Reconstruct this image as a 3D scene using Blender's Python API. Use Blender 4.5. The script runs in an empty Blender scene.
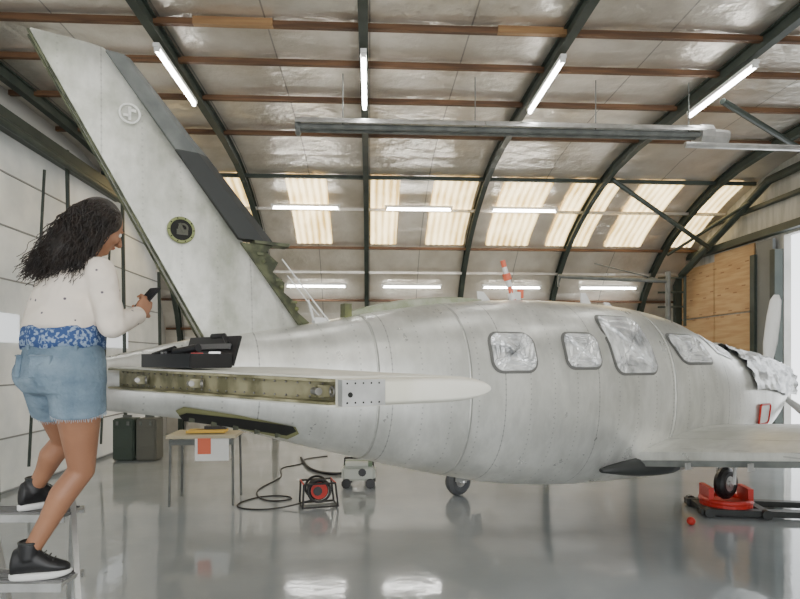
import bpy, bmesh, math, random
from mathutils import Vector, Matrix
random.seed(7)
A=math.radians(3.0)
def cw(x,y,z=0.0): return Vector((x*math.cos(A)+y*math.sin(A), -x*math.sin(A)+y*math.cos(A), z))
SC=bpy.context.scene
# ---------------------------------------------------------------- materials
def newmat(name):
    m=bpy.data.materials.new(name); m.use_nodes=True
    return m, m.node_tree, m.node_tree.nodes['Principled BSDF']
def mat(name,c,rough=.5,metal=0.0,c2=None,scale=5.0,bump=0.0,bscale=None,lo=.4,hi=.6,stretch=(1,1,1),emis=0.0,coat=0.0,detail=6,trans=0.0):
    m,t,b=newmat(name); N=t.nodes; L=t.links
    b.inputs['Base Color'].default_value=(*c,1); b.inputs['Roughness'].default_value=rough; b.inputs['Metallic'].default_value=metal
    if coat: b.inputs['Coat Weight'].default_value=coat; b.inputs['Coat Roughness'].default_value=.08
    if trans: b.inputs['Transmission Weight'].default_value=trans
    tc=N.new('ShaderNodeTexCoord'); mp=N.new('ShaderNodeMapping'); mp.inputs['Scale'].default_value=stretch
    L.new(tc.outputs['Object'],mp.inputs['Vector'])
    if c2:
        n=N.new('ShaderNodeTexNoise'); n.inputs['Scale'].default_value=scale; n.inputs['Detail'].default_value=detail
        r=N.new('ShaderNodeValToRGB'); r.color_ramp.elements[0].position=lo; r.color_ramp.elements[1].position=hi
        r.color_ramp.elements[0].color=(*c,1); r.color_ramp.elements[1].color=(*c2,1)
        L.new(mp.outputs[0],n.inputs['Vector']); L.new(n.outputs['Fac'],r.inputs['Fac']); L.new(r.outputs['Color'],b.inputs['Base Color'])
        if emis: L.new(r.outputs['Color'],b.inputs['Emission Color'])
    if emis:
        if not c2: b.inputs['Emission Color'].default_value=(*c,1)
        b.inputs['Emission Strength'].default_value=emis
    if bump:
        n2=N.new('ShaderNodeTexNoise'); n2.inputs['Scale'].default_value=bscale or scale*3; n2.inputs['Detail'].default_value=4
        bp=N.new('ShaderNodeBump'); bp.inputs['Strength'].default_value=bump; bp.inputs['Distance'].default_value=.02
        L.new(mp.outputs[0],n2.inputs['Vector']); L.new(n2.outputs['Fac'],bp.inputs['Height']); L.new(bp.outputs[0],b.inputs['Normal'])
    return m
def aircraft_skin(name,base,light,green,gpos,glo=.52,ghi=.62,metal=.35,rough=.42,gk=.8,lk=1.0,sk=.3):
    m,t,b=newmat(name); N=t.nodes; L=t.links
    tc=N.new('ShaderNodeTexCoord')
    def noise(scale,detail,st=(1,1,1)):
        mp=N.new('ShaderNodeMapping'); mp.inputs['Scale'].default_value=st; L.new(tc.outputs['Object'],mp.inputs['Vector'])
        n=N.new('ShaderNodeTexNoise'); n.inputs['Scale'].default_value=scale; n.inputs['Detail'].default_value=detail; n.inputs['Roughness'].default_value=.62
        L.new(mp.outputs[0],n.inputs['Vector']); return n
    def ramp(n,lo,hi):
        r=N.new('ShaderNodeMapRange'); r.inputs['From Min'].default_value=lo; r.inputs['From Max'].default_value=hi; L.new(n.outputs['Fac'],r.inputs['Value']); return r
    def mix(f,a,bc):
        x=N.new('ShaderNodeMix'); x.data_type='RGBA'
        if f is not None: L.new(f,x.inputs['Factor'])
        for k,v in ((6,a),(7,bc)):
            if isinstance(v,tuple): x.inputs[k].default_value=(*v,1)
            else: L.new(v,x.inputs[k])
        return x.outputs[2]
    a=ramp(noise(2.6,9,(1,1,.5)),.36,.60); c=mix(a.outputs[0],base,light)
    st=ramp(noise(7,9,(1.2,1,.35)),.46,.70)
    sm=N.new('ShaderNodeMath'); sm.operation='MULTIPLY'; sm.inputs[1].default_value=sk; L.new(st.outputs[0],sm.inputs[0])
    c=mix(sm.outputs[0],c,tuple(x*.60 for x in base))
    g=ramp(noise(gpos,8),glo,ghi); gm=N.new('ShaderNodeMath'); gm.operation='MULTIPLY'; gm.inputs[1].default_value=gk; L.new(g.outputs[0],gm.inputs[0])
    c=mix(gm.outputs[0],c,green)
    sx=N.new('ShaderNodeSeparateXYZ'); L.new(tc.outputs['Object'],sx.inputs[0])
    def line(sock,period,w):
        p=N.new('ShaderNodeMath'); p.operation='PINGPONG'; p.inputs[1].default_value=period/2; L.new(sock,p.inputs[0])
        q=N.new('ShaderNodeMath'); q.operation='LESS_THAN'; q.inputs[1].default_value=w; L.new(p.outputs[0],q.inputs[0]); return q.outputs[0]
    l1=line(sx.outputs['X'],.8,.003); l2=line(sx.outputs['X'],.2,.005); l3=line(sx.outputs['Z'],.035,.005)
    rv=N.new('ShaderNodeMath'); rv.operation='MULTIPLY'; L.new(l2,rv.inputs[0]); L.new(l3,rv.inputs[1])
    for s_,k in ((l1,.42),(rv.outputs[0],.34)):
        q=N.new('ShaderNodeMath'); q.operation='MULTIPLY'; q.inputs[1].default_value=k*lk; L.new(s_,q.inputs[0])
        c=mix(q.outputs[0],c,(.12,.12,.11))
    L.new(c,b.inputs['Base Color'])
    b.inputs['Metallic'].default_value=metal
    rn=ramp(noise(4,6),.3,.7); rn.inputs['To Min'].default_value=rough-.06; rn.inputs['To Max'].default_value=rough+.10; L.new(rn.outputs[0],b.inputs['Roughness'])
    bn=noise(2.2,2); bp=N.new('ShaderNodeBump'); bp.inputs['Strength'].default_value=.22; bp.inputs['Distance'].default_value=.012
    L.new(bn.outputs['Fac'],bp.inputs['Height']); L.new(bp.outputs[0],b.inputs['Normal'])
    return m
M={}
M['skin']=aircraft_skin('bare_aluminium',(.60,.60,.56),(.84,.84,.80),(.54,.55,.48),1.1,gk=.4,metal=.62,rough=.32)
M['fin']=aircraft_skin('primer_patched_aluminium',(.45,.46,.40),(.76,.76,.71),(.22,.24,.15),2.0,.46,.66,.45,.38,gk=.62,lk=.6,sk=.4)
M['cream']=mat('cream_fibreglass',(.76,.74,.66),.45,c2=(.64,.63,.55),scale=4)
M['olive']=mat('zinc_chromate_primer',(.17,.18,.065),.6,c2=(.09,.10,.05),scale=9)
M['dkolive']=mat('dark_olive',(.045,.05,.028),.6,c2=(.12,.13,.07),scale=14)
M['boot']=mat('deice_boot_rubber',(.10,.11,.105),.5,c2=(.16,.17,.16),scale=6)
M['bootdk']=mat('black_rubber',(.025,.028,.027),.5)
M['dark']=mat('opening_shade_and_dark_rivets',(.012,.012,.010),.8)  # near-black colour paints the shade inside openings; also used for rivet dots
M['film']=mat('silver_masking_film',(.92,.93,.93),.22,.5,c2=(.38,.39,.40),scale=8,bump=1.0,bscale=9,lo=.44,hi=.68)
M['clearfilm']=mat('grey_plastic_sheet',(.50,.52,.54),.15,.2,c2=(.88,.90,.91),scale=6,bump=1.0,bscale=7)
M['metal']=mat('brushed_metal',(.62,.62,.61),.35,.7,c2=(.48,.48,.47),scale=8)
M['white']=mat('white_paint',(.8,.8,.78),.4)
M['red']=mat('red_paint',(.55,.03,.02),.4)
M['orange']=mat('orange_tape',(.75,.16,.08),.5)
M['black']=mat('black_plastic',(.014,.014,.015),.4)
M['steel']=mat('dark_green_steel',(.028,.040,.033),.5,c2=(.042,.056,.045),scale=3)
M['wood']=mat('purlin_timber',(.15,.075,.034),.65,c2=(.08,.04,.02),scale=4,stretch=(.4,6,6))
M['woodl']=mat('new_timber',(.33,.19,.08),.6,c2=(.24,.13,.055),scale=4,stretch=(.4,6,6))
def loftrings(bm,rings,cap=True,closed=True):
    vs=[[bm.verts.new(p) for p in r] for r in rings]; n=len(rings[0])
    for a,b in zip(vs[:-1],vs[1:]):
        for i in range(n if closed else n-1):
            j=(i+1)%n
            bm.faces.new((a[i],a[j],b[j],b[i]))
    if cap and closed:
        bm.faces.new(vs[0][::-1]); bm.faces.new(vs[-1])
    return vs
def finish(bm,name,mats,parent=None,smooth=False,loc=(0,0,0),rotz=0,recalc=True):
    if recalc: bmesh.ops.recalc_face_normals(bm,faces=bm.faces)
    me=bpy.data.meshes.new(name); bm.to_mesh(me); bm.free()
    ob=bpy.data.objects.new(name,me); SC.collection.objects.link(ob)
    if not isinstance(mats,(list,tuple)): mats=[mats]
    for m in mats: me.materials.append(m)
    if smooth:
        for p in me.polygons: p.use_smooth=True
    ob.location=loc; ob.rotation_euler=(0,0,rotz)
    if parent: ob.parent=parent
    return ob
def bx(bm,c,s,mi=0,rot=None):
    r=bmesh.ops.create_cube(bm,size=1.0); vs=r['verts']
    Mx=Matrix.Translation(c)@(rot.to_4x4() if rot is not None else Matrix())@Matrix.Diagonal((*s,1))
    bmesh.ops.transform(bm,matrix=Mx,verts=vs)
    for f in {f for v in vs for f in v.link_faces}: f.material_index=mi
    return vs
def rod(bm,a,b,r1,r2=None,seg=10,mi=0):
    a=Vector(a); b=Vector(b); r2=r1 if r2 is None else r2
    d=b-a
    if d.length<1e-6: return
    r=bmesh.ops.create_cone(bm,cap_ends=True,segments=seg,radius1=r1,radius2=r2,depth=d.length); vs=r['verts']
    q=d.to_track_quat('Z','Y').to_matrix().to_4x4()
    bmesh.ops.transform(bm,matrix=Matrix.Translation((a+b)/2)@q,verts=vs)
    for f in {f for v in vs for f in v.link_faces}: f.material_index=mi
def ball(bm,c,r,mi=0,seg=14,scale=(1,1,1),rot=None):
    q=bmesh.ops.create_uvsphere(bm,u_segments=seg,v_segments=max(8,seg*2//3),radius=r); vs=q['verts']
    Mx=Matrix.Translation(c)@(rot.to_4x4() if rot is not None else Matrix())@Matrix.Diagonal((*scale,1))
    bmesh.ops.transform(bm,matrix=Mx,verts=vs)
    for f in {f for v in vs for f in v.link_faces}: f.material_index=mi
def torus(bm,c,R,r,axis=(0,0,1),seg=28,ms=10,mi=0):
    q=Vector(axis).to_track_quat('Z','Y').to_matrix().to_4x4(); T=Matrix.Translation(c)@q
    vs=[[bm.verts.new(T@Vector(((R+r*math.cos(b))*math.cos(a),(R+r*math.cos(b))*math.sin(a),r*math.sin(b)))) for b in [2*math.pi*j/ms for j in range(ms)]] for a in [2*math.pi*i/seg for i in range(seg)]]
    for i in range(seg):
        for j in range(ms):
            f=bm.faces.new((vs[i][j],vs[(i+1)%seg][j],vs[(i+1)%seg][(j+1)%ms],vs[i][(j+1)%ms])); f.material_index=mi
def empty(name,loc=(0,0,0),rotz=0):
    e=bpy.data.objects.new(name,None); SC.collection.objects.link(e); e.location=loc; e.rotation_euler=(0,0,rotz); e.empty_display_size=.2; return e
def interp(tab,s,k):
    if s<=tab[0][0]: return tab[0][k]
    if s>=tab[-1][0]: return tab[-1][k]
    for i in range(len(tab)-1):
        if tab[i][0]<=s<=tab[i+1][0]:
            p1,p2=tab[i],tab[i+1]; p0=tab[max(i-1,0)]; p3=tab[min(i+2,len(tab)-1)]
            h=p2[0]-p1[0]; t=(s-p1[0])/h
            m1=(p2[k]-p0[k])/(p2[0]-p0[0])*h; m2=(p3[k]-p1[k])/(p3[0]-p1[0])*h
            return (2*t**3-3*t*t+1)*p1[k]+(t**3-2*t*t+t)*m1+(-2*t**3+3*t*t)*p2[k]+(t**3-t*t)*m2
# ================================================================ HANGAR
XL,XR,YN,YF=-4.4,6.7,-4.0,12.85
PROF=[(-4,4.55),(-1,4.75),(2,4.83),(5,4.87),(7.2,4.88),(8.4,4.86),(9.1,4.80),(9.7,4.68),(10.2,4.52),(10.7,4.32),(11.2,4.07),(11.6,3.80),(12.0,3.46),(12.35,3.05),(12.6,2.62),(12.78,2.1),(12.84,1.6)]
def pz(y):
    for (a,za),(b,zb) in zip(PROF[:-1],PROF[1:]):
        if a<=y<=b: return za+(zb-za)*(y-a)/(b-a)
    return PROF[-1][1]
def floormat():
    m,t,b=newmat('grey_epoxy_floor'); N=t.nodes; L=t.links
    tc=N.new('ShaderNodeTexCoord'); n=N.new('ShaderNodeTexNoise'); n.inputs['Scale'].default_value=.9; n.inputs['Detail'].default_value=8
    L.new(tc.outputs['Object'],n.inputs['Vector']); r=N.new('ShaderNodeValToRGB'); r.color_ramp.elements[0].position=.35; r.color_ramp.elements[1].position=.7
    r.color_ramp.elements[0].color=(.34,.37,.39,1); r.color_ramp.elements[1].color=(.42,.45,.47,1)
    L.new(n.outputs['Fac'],r.inputs['Fac']); L.new(r.outputs[0],b.inputs['Base Color'])
    rr=N.new('ShaderNodeMapRange'); rr.inputs['To Min'].default_value=.03; rr.inputs['To Max'].default_value=.11; L.new(n.outputs['Fac'],rr.inputs['Value']); L.new(rr.outputs[0],b.inputs['Roughness'])
    b.inputs['IOR'].default_value=1.9
    n2=N.new('ShaderNodeTexNoise'); n2.inputs['Scale'].default_value=7; n2.inputs['Detail'].default_value=3; L.new(tc.outputs['Object'],n2.inputs['Vector'])
    bp=N.new('ShaderNodeBump'); bp.inputs['Strength'].default_value=.22; bp.inputs['Distance'].default_value=.006; L.new(n2.outputs['Fac'],bp.inputs['Height']); L.new(bp.outputs[0],b.inputs['Normal'])
    return m
bm=bmesh.new(); bx(bm,((XL+XR)/2,(YN+YF)/2,-.05),(XR-XL+.4,YF-YN+.4,.1)); finish(bm,'floor',floormat())
def foil(name,c,c2,sx=1.0):
    m,t,b=newmat(name); N=t.nodes; L=t.links
    tc=N.new('ShaderNodeTexCoord'); n=N.new('ShaderNodeTexNoise'); n.inputs['Scale'].default_value=1.8; n.inputs['Detail'].default_value=7; L.new(tc.outputs['Object'],n.inputs['Vector'])
    r=N.new('ShaderNodeValToRGB'); r.color_ramp.elements[0].position=.35; r.color_ramp.elements[1].position=.65; r.color_ramp.elements[0].color=(*c,1); r.color_ramp.elements[1].color=(*c2,1); L.new(n.outputs['Fac'],r.inputs['Fac'])
    s=N.new('ShaderNodeSeparateXYZ'); L.new(tc.outputs['Object'],s.inputs[0])
    p=N.new('ShaderNodeMath'); p.operation='PINGPONG'; p.inputs[1].default_value=.5; L.new(s.outputs['X'],p.inputs[0])
    q=N.new('ShaderNodeMath'); q.operation='LESS_THAN'; q.inputs[1].default_value=.008; L.new(p.outputs[0],q.inputs[0])
    q2=N.new('ShaderNodeMath'); q2.operation='MULTIPLY'; q2.inputs[1].default_value=.55; L.new(q.outputs[0],q2.inputs[0])
    x=N.new('ShaderNodeMix'); x.data_type='RGBA'; L.new(q2.outputs[0],x.inputs['Factor']); L.new(r.outputs[0],x.inputs[6]); x.inputs[7].default_value=(.08,.08,.08,1); L.new(x.outputs[2],b.inputs['Base Color'])
    b.inputs['Metallic'].default_value=.65; b.inputs['Roughness'].default_value=.30
    n2=N.new('ShaderNodeTexNoise'); n2.inputs['Scale'].default_value=4; n2.inputs['Detail'].default_value=6; L.new(tc.outputs['Object'],n2.inputs['Vector'])
    bp=N.new('ShaderNodeBump'); bp.inputs['Strength'].default_value=.9; bp.inputs['Distance'].default_value=.04; L.new(n2.outputs['Fac'],bp.inputs['Height']); L.new(bp.outputs[0],b.inputs['Normal'])
    return m
M['foil']=foil('foil_insulation',(.60,.555,.48),(.80,.76,.69))
bm=bmesh.new()
loftrings(bm,[[(XL,y,z),(XR,y,z),(XR,y+.0,z+.12),(XL,y,z+.12)] for y,z in PROF]); finish(bm,'ceiling',M['foil'])
bm=bmesh.new(); bx(bm,((XL+XR)/2,YF+.06,.8),(XR-XL,.12,1.6)); finish(bm,'wall_back',M['foil'])
def gable(name,x0,x1,m,hole=None):
    bm=bmesh.new()
    def strip(ya,yb,zlo=0.0,zhi=None):
        ys=[ya]+[y for y,_ in PROF if ya<y<yb]+[yb]
        for a,b in zip(ys[:-1],ys[1:]):
            za=zhi if zhi else pz(a); zb=zhi if zhi else pz(b)
            vs=[bm.verts.new(p) for p in ((x0,a,zlo),(x0,b,zlo),(x0,b,zb),(x0,a,za),(x1,a,zlo),(x1,b,zlo),(x1,b,zb),(x1,a,za))]
            for f in ((0,1,2,3),(7,6,5,4),(0,4,5,1),(1,5,6,2),(2,6,7,3),(3,7,4,0)): bm.faces.new([vs[i] for i in f])
    if hole:
        ya,yb,zt=hole
        strip(YN,ya); strip(ya,yb,zt); strip(yb,YF)
    else: strip(YN,YF)
    return finish(bm,name,m)
wl=mat('wall_panel_grey',(.5,.5,.48),.7)
wr=mat('wall_white_cladding',(.55,.54,.50),.6,c2=(.42,.42,.38),scale=2,stretch=(1,6,1))
gable('wall_left',XL-.12,XL,wl)
gable('wall_right',XR,XR+.12,wr,(6.2,9.05,3.62))
bm=bmesh.new()
bx(bm,(XL+.6,YN-.06,2.27),(1.2,.12,4.54)); bx(bm,(XR-.6,YN-.06,2.27),(1.2,.12,4.54)); bx(bm,((XL+XR)/2,YN-.06,4.2),(XR-XL-2.4,.12,.68)); finish(bm,'wall_front',wl)
doorm=mat('glowing_door_sheet',(.74,.74,.70),.35,c2=(.50,.52,.50),scale=1.1,emis=.22,bump=.9,bscale=2,lo=.38,hi=.64)  # faint emission stands in for daylight passing through the sheet
glow=mat('frosted_door_window',(.85,.9,.95),.4,emis=.8)
bm=bmesh.new()
for k in range(7):
    z0=.05+k*.63; z1=z0+.61
    bx(bm,(XL+.06,4.2,(z0+z1)/2),(.05,15.8,z1-z0),0)
for y in [0,1.6,3.2,4.8,6.4,8.0,9.6]:
    bx(bm,(XL+.095,y+.4,1.98),(.03,1.1,.34),1)
for k in range(1,7): bx(bm,(XL+.09,4.2,.04+k*.63),(.02,15.8,.016),2)
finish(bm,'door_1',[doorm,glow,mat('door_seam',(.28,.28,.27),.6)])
bm=bmesh.new()
for y,t in ((6.75,.05),(8.4,.045),(10.2,.05),(11.9,.05),(5.2,.05)):
    rod(bm,(XL+.22,y,0),(XL+.22,y-.15,min(pz(y)-.2,4.5)),t*.6)
for y in (7.3,9.2): rod(bm,(XL+.25,y,.3),(XL+.3,y+.25,4.0),.018)
rod(bm,(XL+.35,-3.8,4.35),(XL+.35,10.0,4.20),.05); bx(bm,(XL+.2,3.5,4.36),(.16,13,.2))
finish(bm,'door_track_frame',M['steel'])
RX=[-4.06,-2.06,-.06,1.94,3.94,5.94]
for x in RX:
    bm=bmesh.new()
    pts=[(y,z) for y,z in PROF]
    pts.append((12.84,0.0))
    for (w,d0,d1) in ((.09,.02,.035),(.02,.035,.15),(.09,.15,.168)):
        rings=[]
        for i,(y,z) in enumerate(pts):
            a=pts[max(i-1,0)]; b=pts[min(i+1,len(pts)-1)]; t=Vector((b[0]-a[0],b[1]-a[1])).normalized(); n=Vector((t.y,-t.x))
            if n.y>0 : n=-n
            if abs(t.x)<1e-3: n=Vector((-1,0))
            rings.append([(x-w/2,y+n.x*d0,z+n.y*d0),(x+w/2,y+n.x*d0,z+n.y*d0),(x+w/2,y+n.x*d1,z+n.y*d1),(x-w/2,y+n.x*d1,z+n.y*d1)])
        loftrings(bm,rings)
    finish(bm,'roof_rib',M['steel'])
for i,y in enumerate([-2.5,-.5,1.2,2.6,3.8,4.75,5.63,6.35,7.25,8.3,9.67]):
    bm=bmesh.new(); z=pz(y)-.05
    bx(bm,((XL+XR)/2,y,z),(XR-XL-.1,.05,.06),0 if y<9 else 1)
    if abs(y-5.63)<.01:
        bx(bm,(-1.3,y-.02,z),(.75,.055,.075),2); bx(bm,(1.6,y-.02,z),(.7,.055,.07),2)
    finish(bm,'roof_purlin',[M['wood'],M['steel'],M['woodl']])
for y in (10.55,11.5,12.0,12.42,12.7):
    bm=bmesh.new(); z=pz(y)-.06
    bx(bm,((XL+XR)/2,y-.03,z),(XR-XL-.1,.05,.05)); finish(bm,'roof_purlin',M['wood'] if y>12.1 or y==11.5 else M['foil'])
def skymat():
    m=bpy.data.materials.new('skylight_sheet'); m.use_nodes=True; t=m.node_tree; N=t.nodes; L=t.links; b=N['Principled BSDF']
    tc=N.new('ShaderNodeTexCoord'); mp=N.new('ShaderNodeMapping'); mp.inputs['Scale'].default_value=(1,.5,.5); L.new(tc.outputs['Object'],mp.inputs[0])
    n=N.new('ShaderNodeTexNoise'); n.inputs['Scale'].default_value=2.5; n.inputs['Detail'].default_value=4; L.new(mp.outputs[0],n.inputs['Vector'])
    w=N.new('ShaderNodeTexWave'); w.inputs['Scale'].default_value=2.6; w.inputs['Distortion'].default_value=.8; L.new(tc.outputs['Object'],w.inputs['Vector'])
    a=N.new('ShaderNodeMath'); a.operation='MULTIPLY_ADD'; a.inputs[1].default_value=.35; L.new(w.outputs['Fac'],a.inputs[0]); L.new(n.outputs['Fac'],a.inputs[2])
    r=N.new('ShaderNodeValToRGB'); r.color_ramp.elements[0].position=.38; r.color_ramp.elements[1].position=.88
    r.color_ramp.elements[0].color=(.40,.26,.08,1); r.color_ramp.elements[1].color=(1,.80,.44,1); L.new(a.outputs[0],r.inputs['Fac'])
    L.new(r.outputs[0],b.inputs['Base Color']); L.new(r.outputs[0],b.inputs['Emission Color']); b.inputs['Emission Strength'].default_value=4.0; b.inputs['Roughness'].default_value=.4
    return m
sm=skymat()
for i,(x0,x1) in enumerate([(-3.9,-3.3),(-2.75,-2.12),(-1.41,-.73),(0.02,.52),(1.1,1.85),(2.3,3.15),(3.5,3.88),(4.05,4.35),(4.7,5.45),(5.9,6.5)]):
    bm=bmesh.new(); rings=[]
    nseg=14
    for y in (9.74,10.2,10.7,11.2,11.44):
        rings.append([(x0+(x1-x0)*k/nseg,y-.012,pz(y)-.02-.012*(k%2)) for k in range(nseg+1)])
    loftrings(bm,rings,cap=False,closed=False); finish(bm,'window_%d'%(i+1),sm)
tube=mat('fluorescent_tube',(1,1,1),.4,emis=34.0); tube.node_tree.nodes['Principled BSDF'].inputs['Emission Color'].default_value=(1,.99,.96,1)
def fluoro(a,b):
    a=Vector(a); b=Vector(b); bm=bmesh.new(); d=(b-a)
    rod(bm,a,b,.02,mi=1); up=Vector((0,0,.045)); q=d.to_track_quat('X','Z').to_matrix()
    bx(bm,(a+b)/2+up,(d.length+.06,.06,.04),0,q)
    for p in (a,b): bx(bm,p+up*.4,(.03,.05,.06),0,q)
    finish(bm,'fluorescent_light',[M['white'],tube])
for x in (-2.06,-.06,1.94,3.94):
    for y0 in (-2.6,.2,3.1,5.74): fluoro((x,y0,4.60 if y0>0 else 4.38),(x,y0+1.2,4.60 if y0>0 else 4.38))  # nearer rows, out of view, are added to light the near zone
for x in (-1.7,.3,2.2): fluoro((x,10.3,4.28),(x+1.15,10.3,4.28))
for x in (-1.7,.28,2.38,4.45): fluoro((x,12.05,3.12),(x+1.2,12.05,3.12))
bm=bmesh.new(); hy,hz=6.55,4.2
for dx0,dx1 in ((-.82,1.3),(1.3,3.85)):
    n=10; rings=[]
    for x in (dx0,dx1-.01):
        rings.append([(x,hy+.13*math.cos(math.pi*k/n),hz+.02+.09*math.sin(math.pi*k/n)) for k in range(n+1)]+[(x,hy+.12*math.cos(math.pi*(n-k)/n),hz+.02+.08*math.sin(math.pi*(n-k)/n)) for k in range(n+1)])
    loftrings(bm,rings)
rod(bm,(-.8,hy-.05,hz),(3.85,hy-.05,hz),.03,mi=1); rod(bm,(-.8,hy+.05,hz),(3.85,hy+.05,hz),.03,mi=1)
torus(bm,(-.8,hy,hz),.06,.03,(1,0,0),mi=1); rod(bm,(3.8,hy,hz),(3.95,hy,hz),.13,mi=0); rod(bm,(3.95,hy,hz),(4.15,hy,hz-.02),.09,mi=0)
rod(bm,(3.6,hy-.1,hz-.14),(6.5,hy-.1,hz-.17),.035,mi=0)
for x in (-.3,1.2,2.6,3.7,5.5): rod(bm,(x,hy,hz+.05),(x,hy,4.82),.006,mi=1)
finish(bm,'radiant_tube_heater',[M['metal'],M['boot']])
ply=mat('plywood_sheet',(.44,.28,.14),.7,c2=(.54,.37,.20),scale=3,stretch=(1,.5,5))
bm=bmesh.new()
for y0,wd in ((9.72,1.16),(10.9,1.15)):
    for z0,z1 in ((.0,1.2),(1.22,2.44),(2.46,3.64)):
        if y0>10.5 and z1>3: z1=3.5
        bx(bm,(XR-.03,y0+wd/2,(z0+z1)/2),(.03,wd-.01,z1-z0-.01),0)
for k in range(9):
    for j in range(3): bx(bm,(XR-.048,9.9+.24*k+(0.1 if j%2 else 0),3.35-.42*j-.1*(k%2)),(.004,.10,.022),1)
finish(bm,'plywood_panel',[ply,mat('stamp_ink',(.28,.16,.08),.8)])
bm=bmesh.new()
for y in (9.12,9.62,12.15): bx(bm,(XR-.08,y,1.7),(.14,.12,3.4))
bx(bm,(XR-.08,9.37,1.8),(.05,.40,3.6),1)
bx(bm,(XR-.08,8.2,3.72),(.14,7.0,.12)); bx(bm,(XR-.10,8.0,4.2),(.1,6.5,.06))
rod(bm,(XR-.15,4.0,4.62),(XR-.15,9.2,4.55),.07); rod(bm,(XR-.15,9.2,4.55),(XR-.25,11.7,3.35),.07)
rod(bm,(3.95,6.3,4.5),(6.5,7.6,4.1),.035); rod(bm,(3.97,9.3,4.55),(6.4,10.6,3.7),.04); rod(bm,(5.95,11.3,3.7),(6.5,9.6,4.3),.03)
for z in (2.7,3.0,3.3): rod(bm,(5.98,11.75,z),(6.5,11.65,z),.02)
rod(bm,(6.5,11.65,2.3),(6.5,11.65,3.4),.03)
finish(bm,'side_frame_bracing',[M['steel'],mat('frame_grey',(.16,.17,.17),.6)])
bm=bmesh.new(); rod(bm,(3.6,10.9,3.20),(5.75,10.9,3.12),.04); rod(bm,(3.6,10.9,3.20),(3.6,10.9,3.0),.02); rod(bm,(5.7,10.9,3.12),(4.3,10.9,3.45),.012)
rod(bm,(5.75,10.9,0),(5.75,10.9,3.3),.05); bx(bm,(5.75,10.9,.01),(.3,.3,.02)); finish(bm,'jib_crane',M['boot'])
# ================================================================ AIRCRAFT
AC=empty('light_aircraft',cw(-1.6,3.1),math.radians(31)-A)
FT=[(-.05,1.60,1.34,.06),(.2,1.66,1.30,.11),(.54,1.735,1.235,.17),(1.127,1.825,1.06,.27),(1.87,1.965,.85,.41),(2.58,2.05,.68,.53),(3.2,2.08,.595,.61),(3.93,2.07,.555,.66),(4.5,2.00,.55,.67),(4.95,1.86,.57,.64),(5.4,1.745,.62,.58),(5.85,1.69,.72,.50),(6.25,1.65,.88,.40),(6.6,1.57,1.06,.28)]
NS=2.3
def fus(s):
    return [interp(FT,s,k) for k in (1,2,3)]
def surf(s,z,side=-1,off=0.0):
    t,b,w=fus(s); h=(t-b)/2; zc=(t+b)/2; u=max(-.999,min(.999,(z-zc)/h))
    o=w*(1-abs(u)**NS)**(1/NS)
    return Vector((s,side*(o+off*(1-abs(u)*.5)),z+off*u))
bm=bmesh.new(); rings=[]; n=64; s=-.05
def fring(s,n=64,e=0.0):
    t,b,w=fus(s); h=(t-b)/2+e; zc=(t+b)/2; w+=e
    return [(s,w*math.copysign(abs(math.cos(a))**(2/NS),math.cos(a)),zc+h*math.copysign(abs(math.sin(a))**(2/NS),math.sin(a))) for a in [2*math.pi*k/n for k in range(n)]]
while s<6.6001:
    rings.append(fring(s)); s+=.07
loftrings(bm,rings); finish(bm,'fuselage',M['skin'],AC,True)
bm=bmesh.new()
for s0 in (1.5,2.13,4.02):
    rings=[[p for p in fring(s0+ds,64,e)] for ds,e in ((0,0),(0,.0025),(.018,.0025),(.018,0))]
    loftrings(bm,rings,cap=False)
finish(bm,'seam_straps',mat('seam_metal',(.58,.58,.54),.4,.6,c2=(.48,.48,.45),scale=12),AC,True)
def rrect(s0,s1,z0,z1,r,shear=0.0,n=6,grow=0.0):
    s0-=grow;s1+=grow;z0-=grow;z1+=grow;r+=grow; pts=[]
    for cx,cz,a0 in ((s1-r,z1-r,0),(s0+r,z1-r,90),(s0+r,z0+r,180),(s1-r,z0+r,270)):
        for k in range(n+1):
            a=math.radians(a0+90*k/n); pts.append((cx+r*math.cos(a),cz+r*math.sin(a)))
    zm=(z0+z1)/2
    return [(x+shear*(z-zm),z) for x,z in pts]
def patch(bm,pts,off,mi=0,side=-1,crinkle=0.0):
    cx=sum(p[0] for p in pts)/len(pts); cz=sum(p[1] for p in pts)/len(pts); K=9; rows=[]
    for k in range(1,K+1):
        f=k/K; rows.append([bm.verts.new(surf(cx+(x-cx)*f,cz+(z-cz)*f,side,off+(random.uniform(-crinkle,crinkle) if k<K else 0))) for x,z in pts])
    c=bm.verts.new(surf(cx,cz,side,off)); m=len(pts)
    for i in range(m):
        f=bm.faces.new((c,rows[0][i],rows[0][(i+1)%m])); f.material_index=mi
        for k in range(K-1):
            f=bm.faces.new((rows[k][i],rows[k+1][i],rows[k+1][(i+1)%m],rows[k][(i+1)%m])); f.material_index=mi
WIN=[(2.31,2.65,1.525,1.775,.07,0),(2.92,3.23,1.545,1.785,.06,0),(3.36,3.80,1.50,1.93,.07,-.10),(4.10,4.56,1.575,1.80,.07,-.5)]
def dens(pts,k=4):
    r=[]
    for i in range(len(pts)):
        a=pts[i]; b=pts[(i+1)%len(pts)]
        for j in range(k): r.append((a[0]+(b[0]-a[0])*j/k,a[1]+(b[1]-a[1])*j/k))
    return r
bm=bmesh.new()
for side in (-1,1):
    for w in WIN:
        patch(bm,dens(rrect(*w[:5],w[5],grow=.018),2),.004,1,side); patch(bm,dens(rrect(*w[:5],w[5]),2),.014,0,side,.008)
finish(bm,'cabin_windows',[M['film'],mat('window_frame_metal',(.18,.18,.17),.5,.3)],AC,False)
bm=bmesh.new()
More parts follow.
